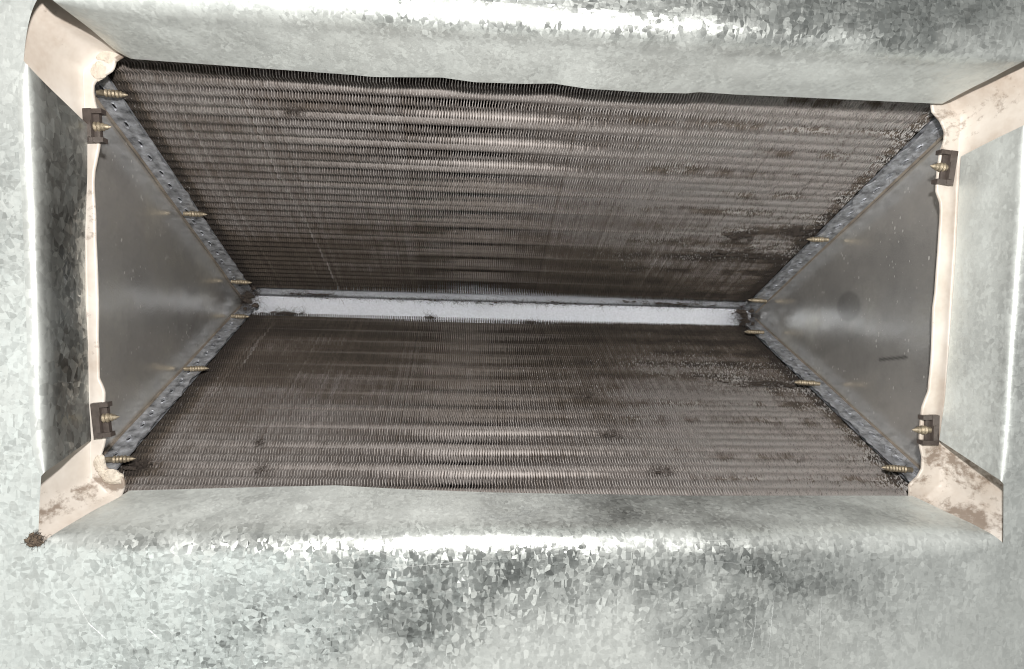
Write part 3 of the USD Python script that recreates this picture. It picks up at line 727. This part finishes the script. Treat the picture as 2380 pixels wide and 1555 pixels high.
lint('small lint tuft on the lower fin tips right of the middle', on_y(1235, 748, 0.286), (0.010, 0.002, 0.0010), 30, 7, 4, 0.0022, 0.007, squash=(2.4, .7, .5))
lint('dark lint seam beside the flange at the upper right corner', sp(U, 2085, 378), (0.0022, 0.075, 0.002), 260, 8, 26, 0.0030, 0.010, axU, squash=(.7, 1.9, .7))
lint('dark lint seam beside the flange at the lower right corner', sp(D_, 2075, 1082), (0.003, 0.024, 0.002), 150, 9, 10, 0.0030, 0.012, axD, squash=(.7, 1.9, .7))
lint('loose hairs and lint beside the lower right flange below its last screw', sp(D_, 1950, 950), (0.003, 0.06, 0.002), 140, 10, 12, 0.0026, 0.010, axD, squash=(.7, 1.8, .7))
lint('brown lint patch around the upper right screw', sp(U, 1850, 540), (0.022, 0.010, 0.002), 120, 11, 9, 0.0048, 0.011, axU, squash=(1.6, 1.0, .35))
lint('flat dark lint patch left of the upper right screw', sp(U, 1715, 548), (0.013, 0.008, 0.002), 80, 12, 6, 0.0048, 0.010, axU, squash=(1.7, 1.0, .35))
lint('flat lint streak on the upper fins below the dark patch', sp(U, 1720, 592), (0.040, 0.008, 0.002), 110, 13, 10, 0.0042, 0.012, axU, squash=(2.4, 1.0, .3))
lint('long dark lint streak on the lower fins left of the right screw', sp(D_, 1790, 893), (0.045, 0.006, 0.002), 130, 14, 12, 0.0042, 0.012, axD, squash=(2.6, 1.0, .3))
lint('round lint tuft low on the lower fins right of the middle', sp(D_, 1535, 1095), (0.011, 0.004, 0.002), 50, 15, 1, 0.0020, 0.009, axD, squash=(1.7, .9, .4))
lint('dark lint tuft on the upper fins near the top left', sp(U, 683, 255), (0.006, 0.004, 0.002), 40, 16, 1, 0.0030, 0.008, axU, squash=(1.6, .9, .4))
lint('lint tuft on the lower fins near the bottom left', sp(D_, 612, 1090), (0.006, 0.004, 0.002), 30, 17, 1, 0.0016, 0.009, axD, squash=(1.5, .9, .4))
lint('lint tuft on the lower fins beside the left slotted flange', sp(D_, 605, 1028), (0.004, 0.004, 0.002), 25, 18, 1, 0.0015, 0.008, axD, squash=(1.5, .9, .4))
lint('brown lint at the lower left pan corner beside the first screw', sp(D_, 320, 1085), (0.010, 0.006, 0.003), 90, 19, 5, 0.0040, 0.010, axD, squash=(1.7, .9, .5))
lint('lint on the lower fins at the bottom right of the middle', sp(D_, 1420, 1010), (0.010, 0.005, 0.002), 50, 20, 1, 0.0034, 0.010, axD, squash=(1.8, .9, .35))
lint('small brown tuft on the lower fins about the middle of their height', sp(D_, 1362, 922), (0.009, 0.006, 0.002), 40, 21, 1, 0.0034, 0.009, axD, squash=(1.7, .9, .35))
lint('long dusty fringe of lint along the upper fin ends above the bright cap strip', on_y(1130, 702, 0.289), (0.21, 0.002, 0.0022), 420, 22, 22, 0.0020, 0.007, squash=(2.2, .6, .5))
p = on_y(88, 1252, YF); p[1] += float(wobble(p[None])[0]) - 0.002
lint('round brown plug of fluff at the lower left corner of the opening', p, (0.0030, 0.0012, 0.0030), 150, 30, 5, 0.0042, 0.0035, name='fluff_plug', squash=(1, .7, 1), big=1.6)

# ------------------------------------------------------------------ dark cabinet round the coil
cab = thing('cabinet', 'dim sheet metal cabinet standing around the coil', 'cabinet', (0, 0, 0), kind='structure')
for c, s in ((( 0, 0.45, 0), (0.9, 0.004, 0.7)), ((-0.45, 0.21, 0), (0.004, 0.476, 0.7)), ((0.45, 0.21, 0), (0.004, 0.476, 0.7)),
             ((0, 0.21, 0.35), (0.896, 0.476, 0.004)), ((0, 0.21, -0.35), (0.896, 0.476, 0.004))):
    part('wall_panel', box(c, s), M['cabinet'], cab)
